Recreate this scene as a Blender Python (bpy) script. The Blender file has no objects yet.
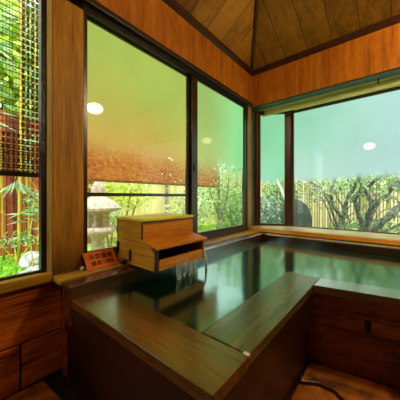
import bpy, math, random
from mathutils import Vector, Matrix
R = random.Random(7)
sc = bpy.context.scene
col = sc.collection

# ------------------------------------------------------------------ materials
def lin(c):
    return tuple((x/255/12.92 if x/255 <= .04045 else ((x/255+.055)/1.055)**2.4) for x in c) + (1,)

def nt(name):
    m = bpy.data.materials.new(name); m.use_nodes = True
    t = m.node_tree; t.nodes.clear()
    return m, t, t.nodes.new('ShaderNodeOutputMaterial')

def N(t, kind, **kw):
    n = t.nodes.new(kind)
    for k, v in kw.items():
        if k in n.inputs: n.inputs[k].default_value = v
        else: setattr(n, k, v)
    return n

def math_(t, op, a, b=None, c=None):
    n = t.nodes.new('ShaderNodeMath'); n.operation = op
    for i, v in enumerate((a, b, c)):
        if v is None: continue
        if isinstance(v, (int, float)): n.inputs[i].default_value = v
        else: t.links.new(v, n.inputs[i])
    return n.outputs[0]

def ramp(t, fac, stops):
    n = t.nodes.new('ShaderNodeValToRGB'); e = n.color_ramp.elements
    e[0].position, e[0].color = stops[0]; e[1].position, e[1].color = stops[-1]
    for p, c in stops[1:-1]:
        q = e.new(p); q.color = c
    t.links.new(fac, n.inputs[0]); return n.outputs[0]

def wood(name, dark, light, grain=0, rough=.45, plank=None, across=1, scale=14, spec=.5, wet=0, bump=.15, seam=.02, contrast=1.0, stain=None, tint=None, ior=1.5):
    """streaky wood; grain = axis along the fibres, plank = board width along the across axis"""
    m, t, out = nt(name); L = t.links.new
    tc = N(t, 'ShaderNodeTexCoord')
    mp = N(t, 'ShaderNodeMapping')
    s = [scale]*3; s[grain] = scale*.07
    mp.inputs['Scale'].default_value = s
    L(tc.outputs['Object'], mp.inputs[0])
    vec = mp.outputs[0]
    sepn = N(t, 'ShaderNodeSeparateXYZ'); L(tc.outputs['Object'], sepn.inputs[0])
    tone = None
    if plank:
        q = math_(t, 'DIVIDE', sepn.outputs[across], plank)
        fl = math_(t, 'FLOOR', q)
        wn = N(t, 'ShaderNodeTexWhiteNoise', noise_dimensions='1D'); L(fl, wn.inputs['W'])
        tone = wn.outputs['Value']
        fr = math_(t, 'FRACT', q)
        edge = math_(t, 'MINIMUM', fr, math_(t, 'SUBTRACT', 1.0, fr))
        sm = math_(t, 'LESS_THAN', edge, seam)
        off = N(t, 'ShaderNodeVectorMath', operation='ADD')
        cx = N(t, 'ShaderNodeCombineXYZ'); L(math_(t, 'MULTIPLY', tone, 37.0), cx.inputs[0]); L(math_(t, 'MULTIPLY', tone, 19.0), cx.inputs[1])
        L(vec, off.inputs[0]); L(cx.outputs[0], off.inputs[1]); vec = off.outputs[0]
    n1 = N(t, 'ShaderNodeTexNoise', Scale=1.0, Detail=6.0, Roughness=.62, Distortion=.6); L(vec, n1.inputs['Vector'])
    n2 = N(t, 'ShaderNodeTexNoise', Scale=7.0, Detail=4.0); L(vec, n2.inputs['Vector'])
    n3 = N(t, 'ShaderNodeTexNoise', Scale=1.7, Detail=2.0); L(tc.outputs['Object'], n3.inputs['Vector'])
    f = math_(t, 'ADD', math_(t, 'MULTIPLY', n1.outputs[0], .52), math_(t, 'MULTIPLY', n2.outputs[0], .36))
    f = math_(t, 'ADD', f, math_(t, 'MULTIPLY', n3.outputs[0], .22))
    if tone is not None:
        f = math_(t, 'ADD', f, math_(t, 'MULTIPLY', math_(t, 'SUBTRACT', tone, .5), .28))
    c = ramp(t, f, [(.55-.13/contrast, lin(dark)), (.55+.13/contrast, lin(light))])
    if plank:
        mx = N(t, 'ShaderNodeMix', data_type='RGBA'); L(sm, mx.inputs[0]); L(c, mx.inputs[6])
        mx.inputs[7].default_value = tuple(x*.25 for x in lin(dark)[:3]) + (1,)
        c = mx.outputs[2]
    if stain:      # water stains creeping up from the foot of the board
        h_ = math_(t, 'ADD', sepn.outputs[2], math_(t, 'MULTIPLY', n1.outputs[0], -.5))
        k_ = N(t, 'ShaderNodeMapRange'); L(h_, k_.inputs[0]); k_.inputs[1].default_value = stain[0]; k_.inputs[2].default_value = stain[1]
        k_.inputs[3].default_value = .75; k_.inputs[4].default_value = 0
        mz = N(t, 'ShaderNodeMix', data_type='RGBA'); L(k_.outputs[0], mz.inputs[0]); L(c, mz.inputs[6]); mz.inputs[7].default_value = lin((34, 14, 5)); c = mz.outputs[2]
    b = N(t, 'ShaderNodeBsdfPrincipled', Roughness=rough, IOR=ior)
    b.inputs['Specular IOR Level'].default_value = spec
    if tint: b.inputs['Specular Tint'].default_value = tint + (1,)
    if wet: b.inputs['Coat Weight'].default_value = wet; b.inputs['Coat Roughness'].default_value = .16; b.inputs['Coat IOR'].default_value = 1.85
    L(c, b.inputs['Base Color'])
    bp = N(t, 'ShaderNodeBump', Strength=bump, Distance=.01); L(f, bp.inputs['Height']); L(bp.outputs[0], b.inputs['Normal'])
    L(b.outputs[0], out.inputs[0])
    return m

def speck(name, c1, c2, rough=.8, scale=20, metal=0, bump=.2, spec=.5, translucent=0):
    m, t, out = nt(name); L = t.links.new
    tc = N(t, 'ShaderNodeTexCoord')
    n = N(t, 'ShaderNodeTexNoise', Scale=float(scale), Detail=5.0); L(tc.outputs['Object'], n.inputs['Vector'])
    c = ramp(t, n.outputs[0], [(.35, lin(c1)), (.65, lin(c2))])
    b = N(t, 'ShaderNodeBsdfPrincipled', Roughness=rough, Metallic=metal)
    b.inputs['Specular IOR Level'].default_value = spec
    L(c, b.inputs['Base Color'])
    bp = N(t, 'ShaderNodeBump', Strength=bump, Distance=.02); L(n.outputs[0], bp.inputs['Height']); L(bp.outputs[0], b.inputs['Normal'])
    sh = b.outputs[0]
    if translucent:
        tr = N(t, 'ShaderNodeBsdfTranslucent'); L(c, tr.inputs[0])
        mx = N(t, 'ShaderNodeMixShader', Fac=translucent); L(sh, mx.inputs[1]); L(tr.outputs[0], mx.inputs[2]); sh = mx.outputs[0]
    L(sh, out.inputs[0]); return m

def leafmat(name, cols, translucent=.5):
    """each leaf (mesh island) takes one of the tones"""
    m, t, out = nt(name); L = t.links.new
    g = N(t, 'ShaderNodeNewGeometry')
    k = len(cols)
    c = ramp(t, g.outputs['Random Per Island'], [(i/(k-1), lin(x)) for i, x in enumerate(cols)])
    b = N(t, 'ShaderNodeBsdfPrincipled', Roughness=.45); L(c, b.inputs['Base Color'])
    tr = N(t, 'ShaderNodeBsdfTranslucent'); L(c, tr.inputs[0])
    mx = N(t, 'ShaderNodeMixShader', Fac=translucent); L(b.outputs[0], mx.inputs[1]); L(tr.outputs[0], mx.inputs[2])
    L(mx.outputs[0], out.inputs[0]); return m

def emit(name, c, s):
    m, t, out = nt(name)
    e = N(t, 'ShaderNodeEmission', Strength=s); e.inputs[0].default_value = lin(c)
    t.links.new(e.outputs[0], out.inputs[0]); return m

def glowfogglass(name, top, bottom, side, axis, a0, a1, z0, z1, haze, zlo, zhi, gloss=.05):
    """misted window glass: thick condensation above z1, its daylight glow painted as emission, thinning to a light haze below z0.
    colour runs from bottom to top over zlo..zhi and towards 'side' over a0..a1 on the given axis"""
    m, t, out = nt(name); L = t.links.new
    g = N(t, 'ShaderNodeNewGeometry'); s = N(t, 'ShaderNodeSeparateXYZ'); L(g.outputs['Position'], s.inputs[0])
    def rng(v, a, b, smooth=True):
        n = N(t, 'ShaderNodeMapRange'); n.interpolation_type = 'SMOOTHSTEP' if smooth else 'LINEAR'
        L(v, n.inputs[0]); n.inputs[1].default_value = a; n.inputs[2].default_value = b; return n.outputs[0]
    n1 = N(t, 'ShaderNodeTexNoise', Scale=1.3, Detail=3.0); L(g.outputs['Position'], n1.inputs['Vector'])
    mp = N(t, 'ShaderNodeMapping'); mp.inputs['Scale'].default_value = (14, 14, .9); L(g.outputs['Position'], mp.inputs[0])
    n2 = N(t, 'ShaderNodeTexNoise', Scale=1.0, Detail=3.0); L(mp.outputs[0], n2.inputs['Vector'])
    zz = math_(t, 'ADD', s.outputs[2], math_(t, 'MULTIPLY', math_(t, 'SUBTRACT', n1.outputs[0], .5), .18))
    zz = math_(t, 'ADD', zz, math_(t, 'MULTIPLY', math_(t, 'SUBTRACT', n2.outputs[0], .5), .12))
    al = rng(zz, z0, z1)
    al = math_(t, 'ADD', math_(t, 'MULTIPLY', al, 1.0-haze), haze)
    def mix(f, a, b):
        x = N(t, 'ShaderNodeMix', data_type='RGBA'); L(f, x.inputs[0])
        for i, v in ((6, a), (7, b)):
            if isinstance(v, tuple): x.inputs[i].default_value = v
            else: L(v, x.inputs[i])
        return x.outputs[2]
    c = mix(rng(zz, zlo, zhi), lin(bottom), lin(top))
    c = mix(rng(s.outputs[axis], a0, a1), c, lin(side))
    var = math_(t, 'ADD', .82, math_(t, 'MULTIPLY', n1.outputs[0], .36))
    e = N(t, 'ShaderNodeEmission'); L(c, e.inputs[0]); L(var, e.inputs[1])  # daylight in the mist is painted as emission, which also lights the room
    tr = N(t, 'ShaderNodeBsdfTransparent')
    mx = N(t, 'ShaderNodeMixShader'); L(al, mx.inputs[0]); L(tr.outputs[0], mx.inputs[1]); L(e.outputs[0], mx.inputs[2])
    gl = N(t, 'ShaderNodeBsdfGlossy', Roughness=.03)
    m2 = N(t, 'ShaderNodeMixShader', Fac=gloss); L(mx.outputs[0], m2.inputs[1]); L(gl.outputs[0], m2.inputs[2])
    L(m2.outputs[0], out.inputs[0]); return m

M = {}
M['fasciaA'] = wood('orange fascia wood', (134, 66, 4), (210, 126, 20), grain=2, rough=.55, spec=.25, scale=20)
M['fasciaB'] = wood('orange fascia wood back', (144, 70, 4), (216, 126, 18), grain=2, rough=.55, spec=.25, scale=20)
M['post'] = wood('post wood', (138, 92, 18), (208, 146, 48), grain=2, spec=.25, rough=.5, scale=12, stain=(-.24, -.02))
M['pale'] = wood('pale wood', (160, 134, 60), (216, 190, 104), grain=2, rough=.5, scale=12)
M['ceilA'] = wood('ceiling boards left', (104, 66, 10), (184, 124, 34), grain=0, spec=.2, rough=.5, scale=10, plank=.26, across=1, seam=.012, contrast=.75)
M['ceilB'] = wood('ceiling boards back', (96, 62, 10), (172, 114, 30), grain=1, spec=.2, rough=.5, scale=10, plank=.26, across=0, seam=.012, contrast=.65)
M['trim'] = wood('dark moulding', (34, 14, 6), (78, 38, 16), grain=1, rough=.35, scale=12)
M['frame'] = wood('brown window frame', (26, 15, 6), (58, 36, 14), grain=2, rough=.3, scale=8, spec=.7)
M['framered'] = wood('reddish window frame', (56, 26, 8), (104, 54, 18), grain=2, rough=.3, scale=8, spec=.7)
M['black'] = speck('black rubber and metal', (8, 6, 4), (18, 14, 8), rough=.35, scale=30)
M['teal'] = speck('grey green painted board', (48, 72, 58), (70, 98, 80), rough=.4, scale=8)
M['soffit'] = wood('pale soffit wood', (170, 176, 100), (226, 224, 150), grain=0, rough=.55, scale=9)
M['sill'] = wood('sill wood', (222, 132, 16), (250, 184, 56), grain=0, rough=.4, scale=9, wet=.1)
M['cream'] = wood('cream painted sheen', (176, 166, 104), (232, 222, 160), grain=0, rough=.3, scale=8, wet=.5)  # cream colour stands for light reflected off the sill top and far beam
M['sillA'] = wood('sill wood left', (120, 84, 14), (190, 146, 40), grain=1, rough=.4, spec=.2, scale=9)
M['panel'] = wood('reddish wall panel', (92, 34, 4), (226, 122, 26), grain=1, spec=.25, rough=.45, scale=11, contrast=1.1, bump=.3, wet=.1)
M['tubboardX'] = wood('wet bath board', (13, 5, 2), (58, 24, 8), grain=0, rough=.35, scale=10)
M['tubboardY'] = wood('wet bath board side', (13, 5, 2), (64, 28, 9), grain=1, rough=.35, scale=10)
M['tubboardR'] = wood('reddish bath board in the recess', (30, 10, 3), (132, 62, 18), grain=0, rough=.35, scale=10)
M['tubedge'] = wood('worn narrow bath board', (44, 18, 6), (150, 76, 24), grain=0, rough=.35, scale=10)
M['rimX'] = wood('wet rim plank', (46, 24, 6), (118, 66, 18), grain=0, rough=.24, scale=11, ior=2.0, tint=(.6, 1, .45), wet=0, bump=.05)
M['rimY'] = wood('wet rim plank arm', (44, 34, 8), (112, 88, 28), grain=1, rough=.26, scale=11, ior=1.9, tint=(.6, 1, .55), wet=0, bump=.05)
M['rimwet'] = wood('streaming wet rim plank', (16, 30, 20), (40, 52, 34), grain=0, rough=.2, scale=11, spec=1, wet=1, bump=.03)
M['beamA'] = wood('dark wet beam', (34, 17, 6), (84, 44, 16), grain=1, rough=.22, scale=11, wet=1, bump=.08)
M['beamB'] = wood('dark wet beam back', (24, 12, 5), (64, 34, 13), grain=0, rough=.22, scale=11, wet=1, bump=.08)
M['hinoki'] = wood('honey cypress wood', (176, 98, 8), (240, 158, 34), grain=1, spec=.2, rough=.45, scale=9)
M['hinokiX'] = wood('honey cypress wood side', (150, 100, 8), (220, 154, 30), grain=0, spec=.2, rough=.45, scale=9)
M['lid'] = wood('lid wood with painted light', (206, 200, 20), (240, 236, 60), grain=1, rough=.5, spec=.2, scale=9)  # light falling on the lid is painted into its yellow green
M['sign'] = wood('orange sign board', (206, 88, 16), (236, 122, 34), grain=1, rough=.35, scale=9)
M['ink'] = speck('sign ink', (52, 22, 8), (66, 28, 10))
M['flag'] = speck('brown flagstone', (64, 28, 6), (196, 112, 30), rough=.42, scale=8, bump=.5)
M['mortar'] = speck('dark floor', (14, 7, 3), (26, 14, 6), rough=.6, scale=14)
M['plaster'] = wood('room boards', (96, 56, 22), (150, 96, 44), grain=2, rough=.6, scale=6, plank=.3, across=1)
M['stone'] = speck('lantern granite', (150, 146, 130), (206, 200, 184), rough=.9, scale=24)
M['rock'] = speck('pale garden rock', (120, 128, 118), (226, 232, 226), rough=.9, scale=9, bump=.6)
M['boulder'] = speck('dark boulder', (10, 24, 12), (40, 62, 38), rough=.9, scale=7, bump=.5)
M['ground'] = speck('mossy ground', (60, 116, 22), (150, 205, 60), rough=1, scale=6, bump=.6)
M['earth'] = speck('bare garden earth', (120, 110, 60), (150, 170, 90), rough=1, scale=3)
M['culm'] = wood('bamboo culm', (150, 136, 24), (214, 192, 60), grain=2, rough=.35, scale=12)
M['fenceA'] = wood('brown bamboo fence', (110, 46, 18), (172, 82, 38), grain=2, rough=.8, scale=12, plank=.09, across=1, seam=.06)
M['fenceA2'] = wood('yellow bamboo fence', (190, 188, 104), (222, 218, 136), grain=2, rough=.8, scale=12, plank=.07, across=1, seam=.04)
M['fenceB'] = wood('pale reed fence', (178, 160, 100), (240, 226, 176), grain=2, rough=.8, scale=9, plank=.065, across=0, seam=.13)
M['bark'] = speck('grey bark', (38, 46, 34), (128, 136, 116), rough=.9, scale=18, bump=.5)
M['birch'] = speck('white bark', (190, 190, 180), (240, 240, 232), rough=.8, scale=10)
M['reeddark'] = wood('dark blind slats', (30, 22, 8), (56, 40, 14), grain=1, rough=.7)
M['reed'] = wood('blind reed', (74, 48, 12), (134, 92, 30), grain=1, rough=.7, scale=14)
M['reed2'] = leafmat('orange blind reed', [(214, 104, 30), (248, 150, 60), (252, 206, 130), (226, 116, 40)], .7)
M['leafbright'] = leafmat('bright leaves', [(150, 200, 30), (200, 228, 70), (240, 248, 160), (120, 170, 30)])
M['leafbamboo'] = leafmat('bamboo leaves', [(170, 214, 150), (110, 180, 90), (226, 244, 214), (90, 150, 80)])
M['leafgreen'] = leafmat('garden leaves', [(80, 130, 40), (140, 184, 84), (196, 226, 150), (50, 96, 34)])
M['leafwhite'] = leafmat('sunlit leaves', [(120, 170, 80), (190, 220, 150), (240, 248, 232), (90, 130, 60)])
M['leafblue'] = leafmat('bluish shrub leaves', [(70, 104, 90), (120, 150, 132), (190, 210, 204), (44, 80, 58)])
M['grass'] = leafmat('grass blades', [(80, 160, 24), (140, 205, 50), (190, 232, 90)])
M['lampglass'] = emit('lamp globe glass', (255, 234, 186), 185)
M['lampglass2'] = emit('dimmer lamp globe glass', (255, 234, 186), 52)
M['brass'] = speck('brown metal', (70, 50, 26), (96, 70, 36), rough=.4, scale=20, metal=.8)

def clearglass():
    m, t, out = nt('clear window glass'); L = t.links.new
    tr = N(t, 'ShaderNodeBsdfTransparent'); gl = N(t, 'ShaderNodeBsdfGlossy', Roughness=.01)
    mx = N(t, 'ShaderNodeMixShader', Fac=.04); L(tr.outputs[0], mx.inputs[1]); L(gl.outputs[0], mx.inputs[2]); L(mx.outputs[0], out.inputs[0]); return m
M['glass'] = clearglass()
M['fog1'] = glowfogglass('glowing misted glass yellow green', (174, 196, 90), (222, 172, 84), (184, 204, 98), 1, 1.2, 2.6, 1.30, 1.55, .20, 1.2, 2.1)
M['fog2'] = glowfogglass('glowing misted glass green', (164, 202, 108), (190, 204, 112), (150, 232, 152), 1, 1.95, 2.8, 1.25, 1.58, .12, 1.3, 2.2)
M['fog3'] = glowfogglass('glowing misted glass mint', (138, 216, 160), (172, 230, 196), (146, 222, 172), 0, 0, .5, 1.27, 1.42, .08, 1.2, 2.1)
M['fog4'] = glowfogglass('glowing misted glass pale cyan', (158, 222, 188), (192, 228, 212), (190, 232, 222), 0, .5, 1.9, 1.27, 1.41, .05, 1.2, 2.1)

def watermat():
    m, t, out = nt('dark bath water'); L = t.links.new
    g = N(t, 'ShaderNodeNewGeometry')
    n = N(t, 'ShaderNodeTexNoise', Scale=3.0, Detail=2.0); L(g.outputs['Position'], n.inputs['Vector'])
    b = N(t, 'ShaderNodeBsdfPrincipled', Roughness=.13, IOR=3.3)
    b.inputs['Base Color'].default_value = lin((6, 26, 14)); b.inputs['Specular Tint'].default_value = (.6, 1, .76, 1); b.inputs['Coat Weight'].default_value = .0; b.inputs['Coat Roughness'].default_value = .1
    bp = N(t, 'ShaderNodeBump', Strength=.12, Distance=.03); L(n.outputs[0], bp.inputs['Height']); L(bp.outputs[0], b.inputs['Normal'])
    L(b.outputs[0], out.inputs[0]); return m
M['water'] = watermat()

def steammat():
    m, t, out = nt('falling water veil'); L = t.links.new
    g = N(t, 'ShaderNodeNewGeometry')
    mp = N(t, 'ShaderNodeMapping'); mp.inputs['Scale'].default_value = (50, 50, 5); L(g.outputs['Position'], mp.inputs[0])
    n = N(t, 'ShaderNodeTexNoise', Scale=1.0, Detail=3.0); L(mp.outputs[0], n.inputs['Vector'])
    a = ramp(t, n.outputs[0], [(.36, (0, 0, 0, 1)), (.72, (.7, .7, .7, 1))])
    d = N(t, 'ShaderNodeBsdfPrincipled', Roughness=.3); d.inputs['Base Color'].default_value = lin((210, 220, 205))
    tr = N(t, 'ShaderNodeBsdfTransparent')
    mx = N(t, 'ShaderNodeMixShader'); L(a, mx.inputs[0]); L(tr.outputs[0], mx.inputs[1]); L(d.outputs[0], mx.inputs[2]); L(mx.outputs[0], out.inputs[0]); return m
M['veil'] = steammat()

# ------------------------------------------------------------------ mesh helpers (all in world coordinates)
class MB:
    def __init__(s): s.v = []; s.f = []
    def box(s, x0, x1, y0, y1, z0, z1):
        b = len(s.v)
        s.v += [(x, y, z) for z in (z0, z1) for y in (y0, y1) for x in (x0, x1)]
        s.f += [tuple(b+i for i in q) for q in ((0, 2, 3, 1), (4, 5, 7, 6), (0, 1, 5, 4), (2, 6, 7, 3), (0, 4, 6, 2), (1, 3, 7, 5))]
        return s
    def prism(s, poly, axis, a, b):
        """polygon of 2-tuples in the two other axes, extruded along axis from a to b"""
        k = len(s.v); n = len(poly)
        def mk(p, w):
            q = list(p); q.insert(axis, w); return tuple(q)
        s.v += [mk(p, a) for p in poly] + [mk(p, b) for p in poly]
        s.f += [tuple(k+i for i in range(n))[::-1], tuple(k+n+i for i in range(n))]
        s.f += [(k+i, k+(i+1) % n, k+n+(i+1) % n, k+n+i) for i in range(n)]
        return s
    def sheet(s, p, q, z0, z1):
        k = len(s.v); s.v += [(p[0], p[1], z0), (q[0], q[1], z0), (q[0], q[1], z1), (p[0], p[1], z1)]; s.f.append((k, k+1, k+2, k+3)); return s
    def quadbar(s, p, q, w, z0, z1):
        """upright bar from p to q (xy) with width w across, z0..z1"""
        p = Vector(p); q = Vector(q); d = (q-p).normalized(); n = Vector((-d.y, d.x))*w/2
        return s.prism([tuple(p-n), tuple(q-n), tuple(q+n), tuple(p+n)], 2, z0, z1)
    def tube(s, pts, rad, n=8):
        pts = [Vector(p) for p in pts]
        if isinstance(rad, (int, float)): rad = [rad]*len(pts)
        k = len(s.v); ref = Vector((.31, .91, .27))
        for i, p in enumerate(pts):
            d = (pts[min(i+1, len(pts)-1)]-pts[max(i-1, 0)]).normalized()
            a = d.cross(ref).normalized(); b = d.cross(a)
            for j in range(n):
                t = 2*math.pi*j/n
                s.v.append(tuple(p+(a*math.cos(t)+b*math.sin(t))*rad[i]))
        for i in range(len(pts)-1):
            for j in range(n):
                s.f.append((k+i*n+j, k+i*n+(j+1) % n, k+(i+1)*n+(j+1) % n, k+(i+1)*n+j))
        s.f.append(tuple(k+j for j in range(n))[::-1]); s.f.append(tuple(k+(len(pts)-1)*n+j for j in range(n)))
        return s
    def lathe(s, c, prof, n=20, sq=1.0, rot=0):
        """profile of (radius, z) about a vertical axis at c"""
        k = len(s.v)
        for r, z in prof:
            for j in range(n):
                t = 2*math.pi*j/n+rot
                s.v.append((c[0]+r*math.cos(t), c[1]+r*math.sin(t)*sq, c[2]+z))
        for i in range(len(prof)-1):
            for j in range(n):
                s.f.append((k+i*n+j, k+i*n+(j+1) % n, k+(i+1)*n+(j+1) % n, k+(i+1)*n+j))
        s.f.append(tuple(k+j for j in range(n))[::-1]); s.f.append(tuple(k+(len(prof)-1)*n+j for j in range(n)))
        return s
    def leaf(s, p, size, d=None, ratio=.4):
        p = Vector(p)
        d = d or Vector((R.gauss(0, 1), R.gauss(0, 1), R.gauss(0, .8))).normalized()
        o = d.cross(Vector((R.gauss(0, 1), R.gauss(0, 1), R.gauss(0, 1)))).normalized()*size*ratio*.5
        k = len(s.v)
        s.v += [tuple(p), tuple(p+d*size*.45+o), tuple(p+d*size), tuple(p+d*size*.45-o)]
        s.f.append((k, k+1, k+2, k+3)); return s
    def blob(s, c, r, seed, n=14, m=9, amp=.18):
        rr = random.Random(seed); ph = [(rr.uniform(1, 3), rr.uniform(0, 6)) for _ in range(6)]
        k = len(s.v)
        for i in range(m):
            th = math.pi*(i+.5)/m
            for j in range(n):
                f = 2*math.pi*j/n
                d = Vector((math.sin(th)*math.cos(f), math.sin(th)*math.sin(f), math.cos(th)))
                w = 1+amp*(math.sin(ph[0][0]*2*d.x+ph[0][1])+math.sin(ph[1][0]*2.5*d.y+ph[1][1])*.7+math.sin(ph[2][0]*3*d.z+ph[2][1])*.6)
                s.v.append((c[0]+d.x*r[0]*w, c[1]+d.y*r[1]*w, c[2]+d.z*r[2]*w))
        for i in range(m-1):
            for j in range(n):
                s.f.append((k+i*n+j, k+(i+1)*n+j, k+(i+1)*n+(j+1) % n, k+i*n+(j+1) % n))
        s.f.append(tuple(k+j for j in range(n))); s.f.append(tuple(k+(m-1)*n+j for j in range(n))[::-1])
        return s
    def build(s, name, mat, parent=None, bevel=0, smooth=False, base=None):
        wl = Vector((0, 0, 0)); pl = Vector((0, 0, 0))
        if parent is not None:
            pl = WL[parent.name]
            wl = pl
        else:
            xs = [v[0] for v in s.v]; ys = [v[1] for v in s.v]; zs = [v[2] for v in s.v]
            wl = Vector(((min(xs)+max(xs))/2, (min(ys)+max(ys))/2, min(zs)))
        me = bpy.data.meshes.new(name)
        me.from_pydata([tuple(Vector(v)-wl) for v in s.v], [], s.f)
        me.materials.append(mat); me.update()
        if smooth:
            for p in me.polygons: p.use_smooth = True
        o = bpy.data.objects.new(name, me); col.objects.link(o)
        o.location = wl-pl
        if parent is not None: o.parent = parent
        WL[o.name] = wl
        if bevel:
            b = o.modifiers.new('edge', 'BEVEL'); b.width = bevel; b.segments = 2; b.limit_method = 'ANGLE'
        return o
WL = {}

def tag(o, label=None, cat=None, group=None, kind=None):
    if label: o['label'] = label
    if cat: o['category'] = cat
    if group: o['group'] = group
    if kind: o['kind'] = kind
    return o
def thing(name, loc, label, cat, group=None, kind=None):
    o = bpy.data.objects.new(name, None); col.objects.link(o); o.location = loc; o.empty_display_size = .1
    WL[o.name] = Vector(loc); return tag(o, label, cat, group, kind)
def struct(name, mb, mat, label=None, cat='wall', **k):
    return tag(mb.build(name, mat, **k), label, cat, kind='structure')
def dup(o, delta, label=None):
    c = o.copy(); col.objects.link(c); c.location = o.location+Vector(delta)
    if label: c['label'] = label
    for ch in list(o.children):
        q = ch.copy(); col.objects.link(q); q.parent = c
        for g in ch.children:
            h = g.copy(); col.objects.link(h); h.parent = q
    return c

ZC = 2.86                      # wall plate height
# ------------------------------------------------------------------ room shell
struct('floor', MB().box(-.06, 3.66, -2.26, 3.1, -.08, 0), M['mortar'], 'dark wet floor bed between the flagstones', 'floor')
# wall below the left windows: horizontal boards
w = MB()
w.box(-.06, -.012, -2.2, 3.1, 0, .60)
struct('wall_left', w, M['mortar'], 'low wall under the garden windows', 'wall')
struct('trim_1', MB().box(-.012, .004, -2.2, .565, .282, .595), M['panel'], 'upper reddish horizontal wall board under the left window', 'trim', bevel=.004)
struct('trim_2', MB().box(-.012, .004, -2.2, .352, .02, .272), M['panel'], 'lower reddish wall board left of the vertical joint', 'trim', bevel=.004)
struct('trim_3', MB().box(-.012, .001, .362, .58, .02, .272), M['panel'], 'short lower wall board beside the bath corner', 'trim', bevel=.004)
struct('baseboard_left', MB().box(-.012, .012, -2.2, .58, 0, .022), M['black'], 'dark strip at the foot of the left wall', 'baseboard')
struct('trim_4', MB().box(-.06, .05, -2.2, .5, .598, .652), M['sillA'], 'pale wooden sill under the left window', 'sill', bevel=.004)
struct('trim_5', MB().box(-.06, .17, .5, 3.0, .598, .63), M['sillA'], 'long wooden sill ledge under the sliding window', 'sill', bevel=.004)
struct('wall_left_upper', MB().box(.02, .05, -2.2, 3.02, 2.41, ZC+.02), M['fasciaA'], 'orange wooden fascia above the sliding windows', 'wall')
struct('wall_left_near', MB().box(-.06, 0, -2.2, -.9, .6, 2.9), M['plaster'], 'boarded wall before the left window', 'wall')
struct('wall_far_upper', MB().box(-.02, 3.6, 3.02, 3.05, 2.385, ZC+.02), M['fasciaB'], 'orange wooden fascia above the bay window', 'wall')
struct('wall_right', MB().box(3.6, 3.66, -2.2, 3.6, 0, 4.3), M['plaster'], 'boarded right wall outside the frame', 'wall')
struct('wall_near', MB().box(-.06, 3.66, -2.26, -2.2, 0, 4.3), M['plaster'], 'boarded wall behind the camera', 'wall')
struct('wall_far_lower', MB().box(0, 3.6, 2.99, 3.05, 0, .62), M['mortar'], 'low wall under the bay window', 'wall')
# pyramid ceiling: two sloping boarded planes meeting at the hip
C0 = (.03, 3.04, ZC); s_ = 3.9
T = (.03+.47*s_, 3.04-.78*s_, ZC+.32*s_)
def slab(pts, name, mat, label):
    m = MB(); n = len(pts)
    m.v = [tuple(p) for p in pts]+[(p[0], p[1], p[2]+.03) for p in pts]
    m.f = [tuple(range(n)), tuple(range(n, 2*n))[::-1]]+[(i, (i+1) % n, n+(i+1) % n, n+i) for i in range(n)]
    return struct(name, m, mat, label, 'ceiling')
slab([C0, T, (T[0], -2.26, T[2]), (.03, -2.26, ZC)], 'ceiling', M['ceilA'], 'sloping boarded ceiling rising from the left wall')
slab([C0, (3.66, 3.04, ZC), (3.66, T[1], T[2]), T], 'ceiling_far', M['ceilB'], 'sloping boarded ceiling rising from the far wall')
slab([T, (3.66, T[1], T[2]), (3.66, -2.26, T[2]), (T[0], -2.26, T[2])], 'ceiling_top', M['ceilB'], 'flat top of the ceiling')
struct('trim_6', MB().prism([(.05, ZC-.045), (.085, ZC-.03), (.085, ZC+.02), (.05, ZC+.03)], 1, -2.2, 3.02), M['trim'], 'dark moulding between the left fascia and ceiling', 'trim')
struct('trim_7', MB().prism([(3.02, ZC-.045), (2.985, ZC-.03), (2.985, ZC+.02), (3.02, ZC+.03)], 0, .05, 3.6), M['trim'], 'dark moulding between the far fascia and ceiling', 'trim')
hv = Vector(T)-Vector(C0)
struct('trim_8', MB().tube([Vector(C0)+hv*.012+Vector((0, 0, -.01)), Vector(T)+Vector((0, 0, -.01))], .02, 6), M['trim'], 'dark hip batten running up the ceiling corner', 'trim')
# posts
struct('trim_9', MB().box(-.06, .03, .507, .69, .63, 2.41), M['post'], 'wide wooden post between the left window and the sliding window', 'post', bevel=.004)
struct('trim_10', MB().box(-.06, .022, .48, .507, .63, 2.41), M['pale'], 'pale strip on the left edge of the wide post', 'trim')
struct('trim_11', MB().box(-.06, .02, 2.935, 3.06, .63, 2.41), M['post'], 'wooden corner post between the sliding window and the bay', 'post', bevel=.004)
struct('trim_12', MB().box(-.06, .002, 3.06, 3.225, .62, 2.40), M['teal'], 'grey green jamb beside the corner post', 'jamb')
# head track above the sliding panes
struct('trim_13', MB().box(-.02, .066, .50, 3.018, 2.385, 2.425), M['frame'], 'brown head rail above the sliding window', 'rail', bevel=.004)
struct('trim_14', MB().box(-.05, .03, -.9, 2.934, 2.335, 2.385), M['black'], 'black sliding track under the head rail', 'track')

# ------------------------------------------------------------------ window 1 (left, clear)
W1 = thing('window_1', (0, .2, .65), 'tall clear left window with the bamboo garden behind', 'window', kind='structure')
f = MB(); f.box(-.03, .012, .452, .48, .652, 2.34); f.box(-.03, .0, -.9, .452, .652, .664); f.box(-.03, .012, -.92, -.89, .652, 2.34)
f.build('frame', M['black'], W1)
MB().sheet((-.01, -.89), (-.01, .452), .664, 2.34).build('pane', M['glass'], W1)
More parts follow.
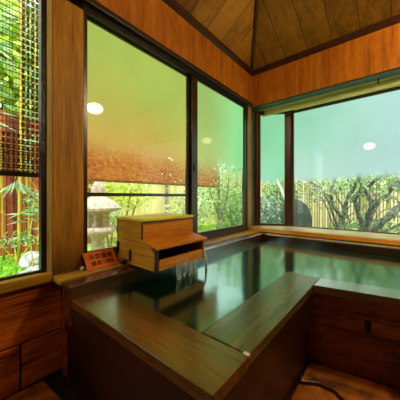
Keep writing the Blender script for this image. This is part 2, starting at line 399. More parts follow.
# window 2 (sliding pair)
W2 = thing('window_2', (0, 1.8, .66), 'sliding window pair with misted green panes above the spout box', 'window', kind='structure')
f = MB(); f.box(-.05, .03, .69, .706, .63, 2.34); f.box(-.05, .03, 2.90, 2.936, .63, 2.34); f.box(-.05, .03, .70, 2.91, .63, .672)
f.build('frame', M['frame'], W2)
def sash(y0, y1, x, s0, s1, zb, mat, pane, rail=None):
    o = MB(); o.box(x-.014, x+.014, y0, y0+s0, .672, 2.335); o.box(x-.014, x+.014, y1-s1, y1, .672, 2.335)
    o.box(x-.014, x+.014, y0+s0, y1-s1, .672, zb); o.box(x-.014, x+.014, y0+s0, y1-s1, 2.32, 2.335)
    if rail: o.box(x-.012, x+.012, y0+s0, y1-s1, rail-.013, rail+.013)
    k = o.build('sash', mat, W2, bevel=.002)
    MB().sheet((x, y0+s0), (x, y1-s1), zb, 2.32).build('pane', pane, k)
    return k
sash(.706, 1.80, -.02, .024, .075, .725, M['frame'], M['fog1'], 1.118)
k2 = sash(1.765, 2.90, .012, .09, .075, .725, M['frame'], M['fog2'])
MB().box(.026, .034, 1.79, 1.82, 1.36, 1.44).build('latch', M['black'], k2, bevel=.003)

# ------------------------------------------------------------------ bay window
S = Vector((.0, 3.20)); E = Vector((.465, 3.45))
def sv(a): return tuple(S+(E-S)*a)
ZT = 2.315; ZB = .675
W3 = thing('window_3', (S.x, S.y, ZB), 'narrow angled bay window pane beside the corner post', 'window', kind='structure')
f = MB(); f.quadbar(sv(.02), sv(.16), .04, ZB, 2.37); f.quadbar(sv(.80), sv(.98), .04, ZB, 2.37)
f.quadbar(sv(.16), sv(.80), .035, ZB, ZB+.035); f.quadbar(sv(.16), sv(.80), .035, ZT-.005, 2.37)
f.build('frame', M['framered'], W3)
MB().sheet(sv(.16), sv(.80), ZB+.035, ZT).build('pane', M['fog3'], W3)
W4 = thing('window_4', (1.7, 3.45, ZB), 'wide misted bay window looking onto gnarled branches', 'window', kind='structure')
f = MB(); f.box(.458, .495, 3.43, 3.47, ZB, 2.37); f.box(.495, 3.1, 3.432, 3.468, ZB, ZB+.015); f.box(.495, 3.1, 3.432, 3.468, ZT-.01, 2.345); f.box(3.1, 3.14, 3.43, 3.47, ZB, 2.37)
f.build('frame', M['framered'], W4)
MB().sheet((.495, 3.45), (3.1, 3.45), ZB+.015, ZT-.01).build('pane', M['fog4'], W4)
MB().box(.462, .478, 3.415, 3.431, ZB, 2.37).build('corner_bead', M['black'], W4)
struct('trim_15', MB().prism([(.0, 2.972), (3.6, 2.972), (3.6, 3.50), (.455, 3.50), (.0, 3.25)], 2, .626, ZB), M['sill'], 'orange wooden bay sill under a pale top sheet', 'sill', bevel=.006)
struct('trim_18', MB().prism([(.03, 2.985), (3.58, 2.985), (3.58, 3.45), (.46, 3.45), (.03, 3.22)], 2, ZB, ZB+.004), M['cream'], 'cream sheet painting the reflected light on the bay sill top', 'sill')  # added sheet, its pale colour paints the sill's reflected light
struct('trim_16', MB().prism([(.0, 3.19), (3.6, 3.19), (3.6, 3.6), (.4, 3.6), (.0, 3.35)], 2, 2.372, 2.40), M['soffit'], 'pale wooden soffit over the bay', 'soffit')
struct('trim_19', MB().box(.1, 3.6, 3.25, 3.262, 2.292, 2.372), M['soffit'], 'pale wooden board above the bay panes', 'trim')
struct('trim_17', MB().box(-.06, 3.6, 3.05, 3.19, 2.372, 2.392), M['teal'], 'grey green board under the far fascia', 'trim')
struct('wall_bay_end', MB().box(3.14, 3.6, 3.42, 3.5, ZB, 2.40), M['plaster'], 'wall at the right end of the bay', 'wall')
h = thing('curtain_hook', (1.36, 3.06, 2.37), 'small black hook under the board above the bay window', 'hook')
MB().box(1.465, 1.48, 3.14, 3.165, 2.366, 2.373).build('mount', M['black'], h)
MB().tube([(1.472, 3.15, 2.368), (1.472, 3.15, 2.335), (1.472, 3.165, 2.325)], .007, 6).build('hook', M['black'], h)

# ------------------------------------------------------------------ bath
XA, YF, XR, ZR = .28, .515, 1.218, .55
tub = thing('bathtub', (.75, 1.2, 0), 'dark wet wooden bath with a plank rim filling the window corner', 'bathtub')
def skew(x): return 1.575+(x-XR)*.20       # the right outer edge drifts slightly away
MB().box(XA, XR+.006, YF, .728, .505, ZR).build('rim_plank', M['rimX'], tub, bevel=.004)
MB().box(1.0, XR, .734, 1.745, .505, ZR-.001).build('rim_plank', M['rimY'], tub, bevel=.004)
MB().prism([(XR, skew(XR)), (3.58, skew(3.58)), (3.58, 2.2), (XR, 1.745)], 2, .505, ZR-.002).build('rim_plank', M['rimwet'], tub, bevel=.004)
MB().box(.17, XA, .51, 2.965, .40, .62).build('rim_beam', M['beamA'], tub, bevel=.006)
MB().box(XA, 3.58, 2.87, 2.965, .40, .612).build('rim_beam', M['beamB'], tub, bevel=.006)
MB().box(XA+.02, 3.58, 2.905, 2.968, .611, .616).build('sheen_strip', M['cream'], tub)  # added pale strip, paints the light caught along the beam top
def front(x0, x1, y, z0, z1): return MB().box(x0, x1, y, y+.03, z0, z1)
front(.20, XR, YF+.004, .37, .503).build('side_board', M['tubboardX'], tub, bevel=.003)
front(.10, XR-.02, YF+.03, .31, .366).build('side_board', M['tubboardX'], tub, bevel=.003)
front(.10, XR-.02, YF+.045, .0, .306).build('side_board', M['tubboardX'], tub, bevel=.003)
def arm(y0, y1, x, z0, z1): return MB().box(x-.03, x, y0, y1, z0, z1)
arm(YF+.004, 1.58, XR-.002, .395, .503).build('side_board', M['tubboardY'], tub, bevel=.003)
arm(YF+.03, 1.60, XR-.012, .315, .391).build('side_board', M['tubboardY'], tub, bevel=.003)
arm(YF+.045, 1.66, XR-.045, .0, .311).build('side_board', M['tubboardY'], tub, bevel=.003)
def rb(x0, x1, off, z0, z1):
    return MB().prism([(x0, skew(x0)+off), (x1, skew(x1)+off), (x1, skew(x1)+off+.03), (x0, skew(x0)+off+.03)], 2, z0, z1)
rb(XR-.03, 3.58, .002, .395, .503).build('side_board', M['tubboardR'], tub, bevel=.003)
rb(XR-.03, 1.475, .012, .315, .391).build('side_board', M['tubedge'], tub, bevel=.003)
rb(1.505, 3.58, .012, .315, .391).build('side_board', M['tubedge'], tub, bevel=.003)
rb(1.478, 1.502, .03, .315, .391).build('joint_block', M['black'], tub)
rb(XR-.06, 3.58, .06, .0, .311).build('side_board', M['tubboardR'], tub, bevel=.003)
MB().box(.006, .085, .565, .60, 0, .598).build('post', M['panel'], tub, bevel=.003)
MB().box(.085, .20, .575, .60, 0, .598).build('side_board', M['tubboardX'], tub, bevel=.003)
MB().box(XR-.022, XR+.002, 1.555, 1.577, .395, .503).build('corner_post', M['rimY'], tub)
wt = MB().prism([(XA, .728), (1.0, .728), (1.0, 1.745), (XR, 1.745), (3.58, 2.2), (3.58, 2.87), (XA, 2.87)], 2, .44, .543)
tag(wt.build('bath_water', M['water']), 'dark green still water filling the wooden bath', 'water', kind='stuff')
MB().box(.2, 3.58, YF+.04, 2.95, .02, .03).build('tub_floor', M['tubboardX'], tub)
MB().box(1.2, 1.222, .722, .738, .543, .5525).build('joint_pin', M['stone'], tub)

# flagstones
rg = random.Random(3); gx = []; NX, NY = 7, 5
for j in range(NY+1):
    gx.append([(.02+i*.51+(rg.uniform(-.11, .11) if 0 < i < NX else 0)+(.2 if j % 2 and 0 < i < NX else 0), -1.35+j*.485+(rg.uniform(-.07, .07) if j < 5 else -.01)) for i in range(NX+1)])
nst = 0
pos = ['by the foot of the left wall', 'in front of the bath', 'below the bath corner', 'beside the bath side', 'in the recess of the bath', 'toward the right wall', 'along the right wall']
row = ['nearest row behind the camera', 'second row behind the camera', 'row at the camera side', 'row level with the bath front', 'row one step from the inner corner', 'row against the recessed bath boards']
for j in range(NY):
    for i in range(NX):
        q = [gx[j][i], gx[j][i+1], gx[j+1][i+1], gx[j+1][i]]
        c = Vector((sum(p[0] for p in q)/4, sum(p[1] for p in q)/4))
        if c.x < 1.16 and c.y > .40: continue
        if c.y > 1.68: continue
        pts = []
        for k in range(4):
            a = Vector(q[k]); b = Vector(q[(k+1) % 4])
            for tt in (0, .33, .66):
                p = a.lerp(b, tt); p = c+(p-c)*(.95-(.04 if tt == 0 else 0))
                p += Vector((rg.uniform(-.012, .012), rg.uniform(-.012, .012)))
                if p.x < 1.19 and c.x < 1.25 : p.y = min(p.y, .55)
                if p.y > .5 and p.x < 1.185: p.x = 1.185
                p.y = min(p.y, skew(max(p.x, XR))+.055)
                p.x = max(p.x, .02)
                pts.append((p.x, p.y))
        st = MB().prism(pts, 2, 0, .034+rg.uniform(-.004, .004)).build('flagstone', M['flag'], bevel=.008)
        tag(st, 'brown irregular flagstone %s, %s' % (pos[i], row[j]), 'flagstone', 'flagstones of the bathroom floor')

for pts, lb in (([(1.185, 1.618), (1.40, 1.66), (1.625, 1.70), (1.635, 1.60), (1.665, 1.38), (1.50, 1.34), (1.41, 1.425), (1.36, 1.465), (1.28, 1.465), (1.185, 1.41)], 'long brown flagstone lying against the boards in the bath recess'),
        ([(1.185, 1.385), (1.28, 1.44), (1.355, 1.44), (1.40, 1.40), (1.48, 1.32), (1.43, 1.08), (1.30, 1.06), (1.185, 1.07)], 'rounded brown flagstone beside the bath side in the recess'),
        ([(1.655, 1.61), (1.65, 1.70), (2.15, 1.80), (2.12, 1.45), (1.69, 1.38)], 'brown flagstone right of the long stone in the recess'),
        ([(1.46, 1.09), (1.505, 1.31), (1.68, 1.355), (2.12, 1.42), (2.10, 1.08)], 'broad brown flagstone in front of the long recess stone'),
        ([(2.17, 1.80), (2.74, 1.86), (2.70, 1.10), (2.13, 1.09), (2.15, 1.45)], 'large flagstone to the right of the recess'),
        ([(2.77, 1.86), (3.5, 1.98), (3.52, 1.10), (2.73, 1.09)], 'large flagstone under the right wall')):
    tag(MB().prism(pts, 2, 0, .034).build('flagstone', M['flag'], bevel=.01), lb, 'flagstone', 'flagstones of the bathroom floor')

# ------------------------------------------------------------------ spout box
bx = thing('spout_box', (.2, 1.18, .63), 'stepped honey coloured wooden spout box on the window ledge', 'box')
y0, y1 = .93, 1.405; zb = .632
MB().prism([(.03, .80), (.345, .80), (.345, .94), (.03, .94)], 1, y0, y0+.018).build('side_board', M['hinokiX'], bx, bevel=.002)
lowp = [(.03, zb), (.45, zb), (.478, .70), (.455, .745), (.43, .775), (.385, .793), (.358, .797), (.03, .797)]
MB().prism(lowp, 1, y0, y0+.018).build('side_board', M['hinokiX'], bx, bevel=.002)
MB().prism([(.03, zb), (.478, zb), (.478, .77), (.358, .80), (.358, .94), (.03, .94)], 1, y1-.018, y1).build('side_board', M['hinokiX'], bx, bevel=.002)
MB().box(.325, .3583, y0+.0, y1, .812, .935).build('front_board', M['hinoki'], bx, bevel=.002)
MB().box(.02, .37, y0-.006, y1+.004, .938, .956).build('lid', M['lid'], bx, bevel=.003)
MB().box(.35, .371, y0-.006, y1+.004, .930, .94).build('dark_edge', M['frame'], bx)
MB().prism([(.35, .800), (.50, .772), (.50, .786), (.35, .816)], 1, y0-.008, y1+.012).build('step_lid', M['hinoki'], bx, bevel=.002)
MB().box(.46, .474, y0+.02, y1-.02, zb, .70).build('front_board', M['hinoki'], bx, bevel=.002)
MB().box(.464, .48, y0-.002, y0+.022, zb, .772).build('corner_strip', M['frame'], bx)
MB().box(.03, .455, y0+.018, y1-.018, zb, .64).build('bottom_board', M['frame'], bx)
MB().box(.03, .045, y0, y1, .64, .94).build('back_board', M['hinoki'], bx)
MB().box(.04, .058, y0-.012, y0, .70, .775).build('latch', M['black'], bx, bevel=.002)
MB().box(.20, .214, y0-.012, y0, .655, .735).build('latch', M['black'], bx, bevel=.002)
cp = thing('wooden_cup', (.15, .905, .63), 'small dark wooden cup beside the spout box', 'cup')
MB().lathe((.15, .905, .631), [(.018, 0), (.026, .035), (.023, .035), (.016, .006)], 14).build('bowl', M['frame'], cp, smooth=True)
MB().tube([(.172, .905, .65), (.195, .905, .655), (.195, .905, .64)], .004, 6).build('handle', M['frame'], cp)
# falling water
fw = MB()
nn = 12
for i in range(nn+1):
    yy = 1.10+.22*i/nn
    for k in range(7):
        t_ = k/6
        fw.v.append((.462+.03*t_+.01*math.sin(i*2.1), yy+.006*math.sin(k+i), .70-(.70-.543)*t_**1.4))
for i in range(nn):
    for k in range(6):
        a = i*7+k; fw.f.append((a, a+1, a+8, a+7))
tag(fw.build('water_curtain', M['veil'], smooth=True), 'thin white veil of hot water falling from the spout box', 'water', kind='stuff')
tr_ = MB().tube([(.44, 1.40, .685), (.468, 1.412, .68), (.482, 1.415, .64), (.487, 1.416, .545)], [.006, .008, .007, .009], 8)
tag(tr_.build('water_trickle', M['birch'], smooth=True), 'small bright trickle at the right end of the spout box', 'water')

# ------------------------------------------------------------------ sign
sg = thing('notice_sign', (.12, .78, .63), 'small tilted orange notice with two rows of dark characters', 'sign')
p0, p1 = Vector((.128, .672, .632)), Vector((.128, .885, .632))
upv = Vector((-.085, 0, .095)); nv = Vector((.095, 0, .085)).normalized()*.006
m = MB(); base = [p0, p1, p1+upv, p0+upv]
m.v = [tuple(p) for p in base]+[tuple(p+nv) for p in base]
m.f = [(0, 3, 2, 1), (4, 5, 6, 7), (0, 1, 5, 4), (1, 2, 6, 5), (2, 3, 7, 6), (3, 0, 4, 7)]
m.build('plate', M['sign'], sg)
m = MB()
for yy in (.675, .868):
    MB().prism([(.043, .728), (.05, .722), (.012, .632), (.005, .632)], 1, yy, yy+.01).build('stand_leg', M['black'], sg)
def text(body, y, up, size):
    cu = bpy.data.curves.new('lettering', 'FONT'); cu.body = body; cu.size = size; cu.extrude = .0006; cu.align_x = 'CENTER'; cu.space_character = 1.08; cu.offset = .0006
    o = bpy.data.objects.new('tmp_text', cu); col.objects.link(o)
    dg = bpy.context.evaluated_depsgraph_get(); me = bpy.data.meshes.new_from_object(o.evaluated_get(dg)); col.objects.unlink(o); bpy.data.objects.remove(o)
    X = Vector((0, 1, 0)); Y = upv.normalized(); Z = X.cross(Y)
    org = Vector((.128, y, .632))+Y*up+nv*1.15
    mt = Matrix(((X.x, Y.x, Z.x, org.x), (X.y, Y.y, Z.y, org.y), (X.z, Y.z, Z.z, org.z), (0, 0, 0, 1)))
    me.transform(Matrix.Translation(-WL[sg.name]) @ mt)
    me.materials.clear(); me.materials.append(M['ink'])
    q = bpy.data.objects.new('lettering', me); col.objects.link(q); q.parent = sg; q['label'] = 'dark brown painted characters'
text('天然温泉', .782, .072, .040)
text('源泉100%', .782, .026, .036)
MB().blob((.06, .655, .648), (.016, .014, .017), 4, 10, 7, .05)
kb = MB().lathe((.075, .66, .63), [(.012, 0), (.015, .012), (.011, .024), (.003, .028)], 12)
tag(kb.build('round_knob', M['stone'], smooth=True), 'tiny pale round knob on the ledge left of the notice', 'knob')

# ------------------------------------------------------------------ lamps (seen mirrored in the misted panes)
for (x, y, z, r, lab) in ((2.33, 1.92, 2.63, .125, 'white globe pendant lamp over the dry side of the bath room'), (1.1, -.55, 2.42, .12, 'white globe pendant lamp behind the viewer')):
    zc = min(ZC+.68*(x-.03), ZC+.41*(3.04-y), T[2])
    l = thing('pendant_lamp', (x, y, z), lab, 'lamp')
    MB().blob((x, y, z), (r, r, r*.62), 1, 20, 12, 0).build('lamp_shade', M['lampglass' if x > 2 else 'lampglass2'], l, smooth=True)
    MB().tube([(x, y, z+r*.6), (x, y, zc)], .003, 6).build('cord', M['black'], l)
    MB().lathe((x, y, z+r*.58), [(.02, 0), (.018, .02), (.008, .03)], 14).build('cap', M['brass'], l)

# ------------------------------------------------------------------ garden
G = .15
struct('ground', MB().box(-9, -.08, -6, 12, -.1, G), M['ground'], 'green mossy garden ground outside the windows', 'ground')
struct('ground_far', MB().box(-.08, 9, 3.62, 12, -.1, G-.002), M['earth'], 'garden ground beyond the bay window', 'ground')

# reed blinds hanging outside
b1 = thing('reed_blind', (-.25, -.1, 1.235), 'open reed blind with dark slats hanging outside the left window', 'blind', 'reed blinds outside the windows')
m = MB(); z = 1.265
while z < 2.7:
    m.box(-.254, -.250, -1.0, .565, z, z+(.0035 if z > 1.45 else .006)); z += .036 if z > 1.45 else .018
y = -1.0
while y < .565:
    m.box(-.247, -.246, y, y+.0018, 1.25, 2.7); y += .0165
m.build('reed_screen', M['reed'], b1)
MB().box(-.262, -.242, -1.0, .57, 1.232, 1.262).build('bottom_bar', M['black'], b1)
m = MB(); zz = 1.25
while zz < 2.7:
    yy = .43 if zz > 1.5 else -1.0
    while yy < .565:
        m.box(-.30, -.297, yy+R.uniform(-.004, .004), yy+.015, zz, zz+.029); yy += .026
    zz += .040
m.build('lattice_layer', M['reed'], b1)
b2 = thing('reed_blind', (-.27, 1.9, 1.225), 'orange brown reed blind hanging outside the sliding window', 'blind', 'reed blinds outside the windows')
m = MB(); z = 1.245
while z < 2.5:
    y = .70
    while y < 2.62:
        if R.random() < .985: m.box(-.272, -.268, y, y+.0225, z, z+.0162)
        y += .024
    z += .018
m.build('reed_screen', M['reed2'], b2)
MB().box(-.28, -.262, .70, 2.62, 1.228, 1.246).build('bottom_bar', M['bark'], b2)

# fences
def fence(name, boxes, mat, posts, label, rails):
    xs = boxes
    t0 = thing(name, ((xs[0]+xs[1])/2, (xs[2]+xs[3])/2, G), label, 'fence')
    MB().box(*xs).build('panel', mat, t0)
    for b in posts: MB().tube([(b[0], b[1], G), (b[0], b[1], xs[5]+.06)], .05, 8).build('post', M['bark'], t0)
    for b in rails: MB().box(*b).build('rail', M['culm'], t0)
    return t0
fence('board_fence', (-3.3, -3.25, -2.5, 2.3, G, 2.5), M['fenceA'], [(-3.2, -.6), (-3.2, 2.3)], 'red brown board fence behind the bamboo left of the posts', [])
fence('bamboo_fence', (-3.6, -3.55, 2.3, 7.0, G, 2.2), M['fenceA2'], [(-3.5, 4.6)], 'yellow bamboo fence behind the stone lantern', [])
fence('reed_fence', (-3.6, 6, 7.0, 7.05, G, 2.0), M['fenceB'], [(-.9, 6.95), (2.6, 6.95)], 'pale upright reed fence behind the gnarled trees', [])

# bamboo stems outside the left window
bam = [(-2.7, .62, .030, .03), (-2.95, .80, .022, -.04), (-2.55, .90, .032, .02), (-2.75, 1.05, .020, .05), (-2.5, 1.02, .018, -.05), (-2.65, 1.16, .026, .06), (-2.8, 1.30, .020, -.03), (-2.35, 1.08, .022, .10), (-2.9, .45, .02, .02), (-2.6, 1.42, .024, .02)]
names = ['thick yellow bamboo stem at the far left of the garden', 'slim bamboo stem before the red brown fence', 'thickest yellow green bamboo stem in the clump', 'slender bamboo stem just behind the thickest stem', 'thin leaning bamboo stem inside the clump', 'upright bamboo stem right of the thickest stem', 'thin bamboo stem near the window frame', 'bamboo stem leaning right above the pale rocks', 'slim leftmost bamboo stem', 'bamboo stem half hidden by the window frame']
for (x, y, r, ln), nm in zip(bam, names):
    r *= .78
    t0 = thing('bamboo', (x, y, G), nm, 'bamboo', 'bamboo stems outside the left window')
    pts = []; rr = []
    for k in range(11):
        zq = G+k*.36; lx = ln*k*.25
        pts += [(x, y+lx, zq), (x, y+lx+.0005, zq+.335), (x, y+lx+.001, zq+.345)]; rr += [r*.97, r*.94, r*1.15]
    MB().tube(pts, rr, 9).build('culm', M['culm'], t0, smooth=True)
    lf = MB()
    for k in range(26):
        zq = G+R.uniform(.5, 3.9)**1.0
        if y < .9 and zq < 2: continue; a = R.uniform(0, 6.28)
        c = Vector((x+.2*math.cos(a)*R.random(), y+ln*zq*.6+.22*math.sin(a)*R.random(), zq))
        for q in range(4):
            lf.leaf(c, R.uniform(.13, .22), Vector((math.cos(a+q*.5-.7), math.sin(a+q*.5-.7), R.uniform(-.7, .1))).normalized(), .17)
    lf.build('leaves', M['leafbamboo'], t0)
# bright young bamboo sprig hanging in front
t0 = thing('leafy_sprig', (-1.6, .62, 1.2), 'white green bamboo sprig hanging just below the reed blind', 'plant')
lf = MB()
for k in range(9):
    lf.leaf((-1.6, .60+.02*k, 1.30-.02*abs(k-4)), R.uniform(.13, .2), Vector((0, (k-4)*.2, -.8)).normalized(), .3)
for k in range(34):
    lf.leaf((-1.6+R.uniform(-.1, .1), R.uniform(.70, .98), R.uniform(.62, 1.22)), R.uniform(.1, .18), Vector((R.uniform(-.3, .3), R.choice((-1, 1)), R.uniform(-.7, .3))).normalized(), .16)
lf.build('leaves', M['leafbamboo'], t0)
MB().tube([(-1.62, .84, G), (-1.6, .8, .7), (-1.62, .86, 1.2), (-1.6, .7, 1.5), (-1.6, .66, 1.3)], [.009, .008, .006, .004, .003], 6).build('stem', M['culm'], t0)

def bush(x, y, z, rx, ry, rz, n, mat, label, size=.09, name='shrub', group=None, ratio=.5, cat='shrub', stem='bark'):
    t0 = thing(name, (x, y, G), label, cat, group)
    lf = MB()
    for k in range(n):
        th = R.uniform(0, 6.28); ph = math.acos(R.uniform(-1, 1)); rad = R.random()**.4
        lf.leaf((x+rx*rad*math.sin(ph)*math.cos(th), y+ry*rad*math.sin(ph)*math.sin(th), max(G+.01, z+rz*rad*math.cos(ph))), size*R.uniform(.6, 1.3), ratio=ratio)
    lf.build('leaves', mat, t0)
    st = MB()
    for k in range(4):
        a = k*1.6
        q_ = min(1, (rx+rz)*1.2)
        st.tube([(x, y, G-.02), (x+rx*.3*math.cos(a), y+ry*.3*math.sin(a), G+(z-G)*.6), (x+rx*.6*math.cos(a), y+ry*.6*math.sin(a), z+rz*.3)], [.03*q_, .02*q_, .008*q_], 6)
    st.build('stems', M[stem], t0)
    return t0

# rocks and low plants outside the left window
for (x, y, z, r, sd, lb) in ((-1.95, .93, .27, (.15, .15, .12), 11, 'pale rounded garden rock at the foot of the bamboo'), (-1.60, .84, .19, (.15, .16, .10), 12, 'flat whitish rock in front of the bamboo rocks'), (-2.2, 1.22, .25, (.13, .13, .12), 13, 'grey rock half behind the window frame')):
    tag(MB().blob((x, y, z), r, sd, 16, 10, .1).build('rock', M['rock'], smooth=True), lb, 'rock')
lf = MB()
for k in range(5200):
    x = R.uniform(-2.9, -.7); y = R.uniform(-.3, 1.3)
    lf.leaf((x, y, G), R.uniform(.03, .07), Vector((R.gauss(0, .4), R.gauss(0, .4), 1)).normalized(), .22)
tag(lf.build('grass', M['grass']), 'bright green grass below the left window', 'grass', kind='stuff')
bush(-2.4, .85, .50,   .3, .36, .10, 130, M['leafbamboo'], 'low pale leafed plant around the bamboo feet', .06, stem='culm')
# tall bright trees beyond the board fence
for (x, y, z, rx, ry, rz, lb) in ((-4.4, .4, 3.7, .8, 1.6, 1.8, 'bright yellow green tree behind the reed blind'), (-4.9, 2.4, 3.4, 1.0, 1.2, 1.3, 'sunlit tree beyond the fence right of the wide post')):
    bush(x, y, z, rx, ry, rz, 3800, M['leafbright'], lb, .22, 'tree', None, .6, 'tree')
bush(-4.7, 1.9, 4.3, .8, 1.1, 1.4, 3200, M['leafgreen'], 'darker leafed tree behind the right edge of the blind', .16, 'tree', None, .5, 'tree')

# stone lantern
lx, ly = -1.5, 1.55
sl = thing('stone_lantern', (lx, ly, G), 'pale granite garden lantern with a wide cap seen through the sliding pane', 'lantern')
Z = lambda z: z-G
MB().lathe((lx, ly, G), [(.20, 0), (.20, .06), (.13, .10), (.095, .14), (.085, .38), (.11, .42)], 20).build('shaft', M['stone'], sl, smooth=False)
MB().lathe((lx, ly, 0), [(.12, .57), (.22, .61), (.235, .65), (.22, .69), (.16, .70)], 6, rot=.3).build('platform', M['stone'], sl, bevel=.01)
lb_ = MB(); 
for k in range(6):
    a = k*math.pi/3+.3; lb_.tube([(lx+.12*math.cos(a), ly+.12*math.sin(a), .70), (lx+.12*math.cos(a), ly+.12*math.sin(a), .90)], .03, 6)
lb_.lathe((lx, ly, 0), [(.11, .70), (.11, .75)], 6, rot=.3); lb_.lathe((lx, ly, 0), [(.12, .86), (.13, .91)], 6, rot=.3); lb_.box(lx-.07, lx+.07, ly-.07, ly+.07, .7, .9)
lb_.build('light_box', M['stone'], sl)
MB().lathe((lx, ly, 0), [(.20, .90), (.295, .925), (.30, .955), (.22, 1.035), (.12, 1.09), (.07, 1.11)], 24).build('cap', M['stone'], sl, smooth=False)
MB().lathe((lx, ly, 0), [(.06, 1.10), (.085, 1.13), (.095, 1.19), (.08, 1.25), (.03, 1.31), (.005, 1.33)], 16).build('finial', M['stone'], sl, smooth=True)
bush(-2.2, 2.1, .75, .25, .25, .16, 240, M['leafbamboo'], 'pale green plant just right of the stone lantern', .08)

# shrubs seen through the second sliding pane and under the blind
bush(-2.6, 2.6, 1.15, .5, .8, .35, 800, M['leafbright'], 'yellow green shrub behind the stone lantern cap', .1)
bush(-2.9, 5.0, .75, .5, .9, .65, 1300, M['leafwhite'], 'sunlit pale shrub left in the second sliding pane', .1)
bush(-2.3, 6.3, .9, .8, .6, .75, 1500, M['leafgreen'], 'green shrub at the fence corner beyond the second sliding pane', .11)
def tree(name, lines, mat, label, leaves=0, lmat=None, spread=.22, zmin=1.0, group=None, cat='tree'):
    b = lines[0][0][0]
    t0 = thing(name, (b[0], b[1], G), label, cat, group)
    tr = MB()
    for pts, r0, r1 in lines:
        n = len(pts); P = []
        for i in range(n-1):
            for k in range(3):
                f_ = k/3; p = Vector(pts[i]).lerp(Vector(pts[i+1]), f_)
                if k: p += Vector((R.uniform(-1, 1), R.uniform(-1, 1), 0))*.012
                P.append(p)
        P.append(Vector(pts[-1]))
        rr = [r0+(r1-r0)*i/(len(P)-1) for i in range(len(P))]
        rr = [q*R.uniform(.85, 1.18) for q in rr]
        tr.tube(P, rr, 8)
        if name == 'gnarled_tree':
            for k in range(3):
                i = R.randrange(4, len(P)-1); p = P[i].copy(); a = R.choice((-1, 1))*R.uniform(.2, 1.2); tw = [p.copy()]
                for _ in range(7):
                    a += R.uniform(-.55, .5); p = p+Vector((math.sin(a)*.1, R.uniform(-.03, .03), abs(math.cos(a))*.09)); tw.append(p.copy())
                tr.tube(tw, [.012-.0012*q for q in range(8)], 6)
    tr.build('trunk', mat, t0, smooth=True)
    if leaves:
        lf = MB(); pool = [p for pts, _, _ in lines for p in pts if p[2] > zmin]
        for k in range(leaves):
            p = Vector(R.choice(pool))+Vector((R.gauss(0, spread), R.gauss(0, spread), R.gauss(0, spread)))
            lf.leaf(p, R.uniform(.05, .12), ratio=.5)
        lf.build('leaves', lmat, t0)
    return t0
tree('tree', [([(-1.95, 5.0, G), (-1.93, 5.02, .8), (-1.9, 4.95, 1.3), (-1.85, 4.85, 1.9)], .05, .03), ([(-1.93, 5.02, .5), (-1.80, 5.15, 1.0), (-1.74, 5.2, 1.7)], .035, .02), ([(-1.93, 5.0, .6), (-2.05, 4.85, 1.1), (-2.1, 4.7, 1.6)], .03, .016)], M['bark'], 'dark forked tree in the middle of the second sliding pane', 700, M['leafgreen'], .25, 1.0)
tree('tree', [([(-2.1, 4.2, G), (-2.08, 4.22, .7), (-2.2, 4.28, 1.15)], .055, .035), ([(-2.08, 4.22, .6), (-2.0, 4.35, 1.1)], .03, .02)], M['birch'], 'white barked trunk just right of the middle window stile', 240, M['leafwhite'], .2, .9)
bush(-1.4, 5.9, .8, .35, .45, .6, 700, M['leafwhite'], 'pale shrub at the right edge of the second sliding pane', .09)

# gnarled trees beyond the bay window
Y = 5.0
def L3(pl, y=Y): return [(a, y+.12*math.sin(a*7+c), c) for a, c in pl]
gt = 'gnarled trees beyond the bay window'
tree('gnarled_tree', [(L3([(.80, G), (.83, .5), (.873, .767), (.92, 1.045), (1.013, 1.227), (1.089, 1.404), (1.12, 1.75)]), .052, .02), (L3([(.85, .72), (.726, .911), (.676, 1.195), (.743, 1.458), (.72, 1.8)]), .036, .016)], M['bark'], 'gnarled tree forking low near the left of the bay pane', 160, M['leafgreen'], .22, 1.0, gt)
tree('gnarled_tree', [(L3([(1.20, G), (1.162, .516), (1.074, .831), (1.013, 1.046), (1.103, 1.189), (1.234, 1.24), (1.333, 1.393), (1.468, 1.488), (1.6, 1.7)], 5.15), .045, .018), (L3([(1.20, .3), (1.234, .558), (1.291, .875), (1.249, 1.117), (1.133, 1.349), (1.074, 1.512), (1.0, 1.8)], 5.15), .045, .02)], M['bark'], 'gnarled tree with an arching trunk in the middle of the bay pane', 200, M['leafgreen'], .22, 1.0, gt)
tree('gnarled_tree', [(L3([(1.26, G), (1.249, .803), (1.333, .945), (1.481, 1.117), (1.61, 1.281), (1.746, 1.454), (1.95, 1.7)], 4.9), .04, .03)], M['bark'], 'gnarled tree sweeping up to the right of the bay pane', 130, M['leafgreen'], .2, 1.0, gt)
tree('gnarled_tree', [(L3([(1.15, G), (1.22, .346), (1.441, .694), (1.546, .817), (1.623, .919), (1.793, .988), (2.1, 1.2)], 4.7), .05, .05), (L3([(1.15, .2), (1.277, .405), (1.546, .601), (1.793, .749), (2.1, .9)], 4.75), .02, .02)], M['bark'], 'thick low gnarled trunk leaning right at the bottom of the bay pane', 70, M['leafgreen'], .18, .6, gt)
tree('gnarled_tree', [(L3([(.83, G), (.71, .627), (.625, .947), (.45, 1.277), (.208, 1.445), (0, 1.6)], 5.3), .025, .016), (L3([(.80, .3), (.62, .72), (.5, 1.05), (.3, 1.25)], 5.3), .014, .01)], M['bark'], 'thin gnarled tree arching left toward the bay corner', 180, M['leafgreen'], .2, 1.0, gt)
bush(1.0, 6.2, 1.45, 1.1, .5, .30, 1100, M['leafwhite'], 'sunlit canopy of leaves behind the gnarled trees', .1, 'tree_canopy', cat='tree')
bush(2.2, 6.0, 1.35, .7, .5, .35, 700, M['leafwhite'], 'sunlit leaves at the right end of the bay view', .1, 'tree_canopy', cat='tree')
bush(1.25, 5.5, .45, .8, .3, .22, 500, M['leafgreen'], 'low green shrub at the foot of the gnarled trees', .09)
tag(MB().blob((.13, 4.75, .50), (.28, .3, .56), 21, 18, 12, .07).build('boulder', M['boulder'], smooth=True), 'dark rounded boulder behind the bay corner frame', 'boulder')
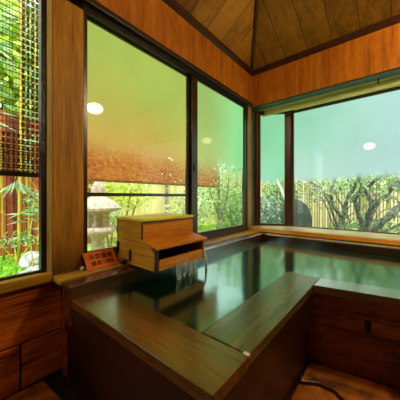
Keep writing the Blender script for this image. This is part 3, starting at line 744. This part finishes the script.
bush(-.55, 4.9, .62, .45, .3, .55, 1400, M['leafblue'], 'bluish green shrub behind the narrow bay pane', .075)
bush(-.45, 5.5, 1.2, .5, .3, .3, 700, M['leafgreen'], 'green branch top behind the narrow bay pane', .09)
tree('tree', [([(.05, 5.15, G), (-.1, 5.1, .8), (-.28, 5.1, 1.15), (-.42, 5.1, 1.5)], .05, .03)], M['birch'], 'pale trunk crossing behind the narrow bay pane', 160, M['leafgreen'], .2, 1.2)
for (x, y, z, rx, ry, rz, lb) in ((-2.5, 8.6, 2.6, 2.0, .7, 1.4, 'tall hedge tree behind the fence corner'), (1.6, 8.6, 2.8, 2.6, .7, 1.4, 'tall hedge tree behind the reed fence')):
    bush(x, y, z, rx, ry, rz, 1800, M['leafgreen'], lb, .2, 'tree', None, .6, 'tree')

# ------------------------------------------------------------------ light
def area(loc, tgt, size, power, color):
    d = bpy.data.lights.new('room_light', 'AREA'); d.size = size; d.energy = power; d.color = color
    o = bpy.data.objects.new('room_light', d); col.objects.link(o); o.location = loc
    o.rotation_euler = (Vector(tgt)-Vector(loc)).to_track_quat('-Z', 'Y').to_euler(); return o
def point(loc, r, power, color):
    d = bpy.data.lights.new('lamp_light', 'POINT'); d.shadow_soft_size = r; d.energy = power; d.color = color
    o = bpy.data.objects.new('lamp_light', d); col.objects.link(o); o.location = loc; return o
sd = bpy.data.lights.new('sun', 'SUN'); sd.energy = 5; sd.angle = .02; sd.color = (1, .95, .82)
so = bpy.data.objects.new('sun', sd); col.objects.link(so); so.rotation_euler = Vector((-.45, .35, -1)).to_track_quat('-Z', 'Y').to_euler()
w = bpy.data.worlds.new('World'); sc.world = w; w.use_nodes = True
bg = w.node_tree.nodes['Background']; bg.inputs[0].default_value = (.86, .95, 1, 1); bg.inputs[1].default_value = 2.8

# ------------------------------------------------------------------ camera
cd = bpy.data.cameras.new('camera'); cam = bpy.data.objects.new('camera', cd); col.objects.link(cam)
cam.location = (1.61, 0, 1.10); cam.rotation_euler = (math.pi/2, 0, math.radians(39.926))
cd.sensor_width = 36; cd.lens = 36*233/400; cd.shift_y = -3/400; cd.clip_start = .02
sc.camera = cam
sc.view_settings.view_transform = 'Standard'; sc.view_settings.look = 'None'; sc.view_settings.exposure = 0
sc.cycles.use_denoising = True; sc.cycles.max_bounces = 8; sc.cycles.transparent_max_bounces = 16; sc.cycles.sample_clamp_indirect = 4
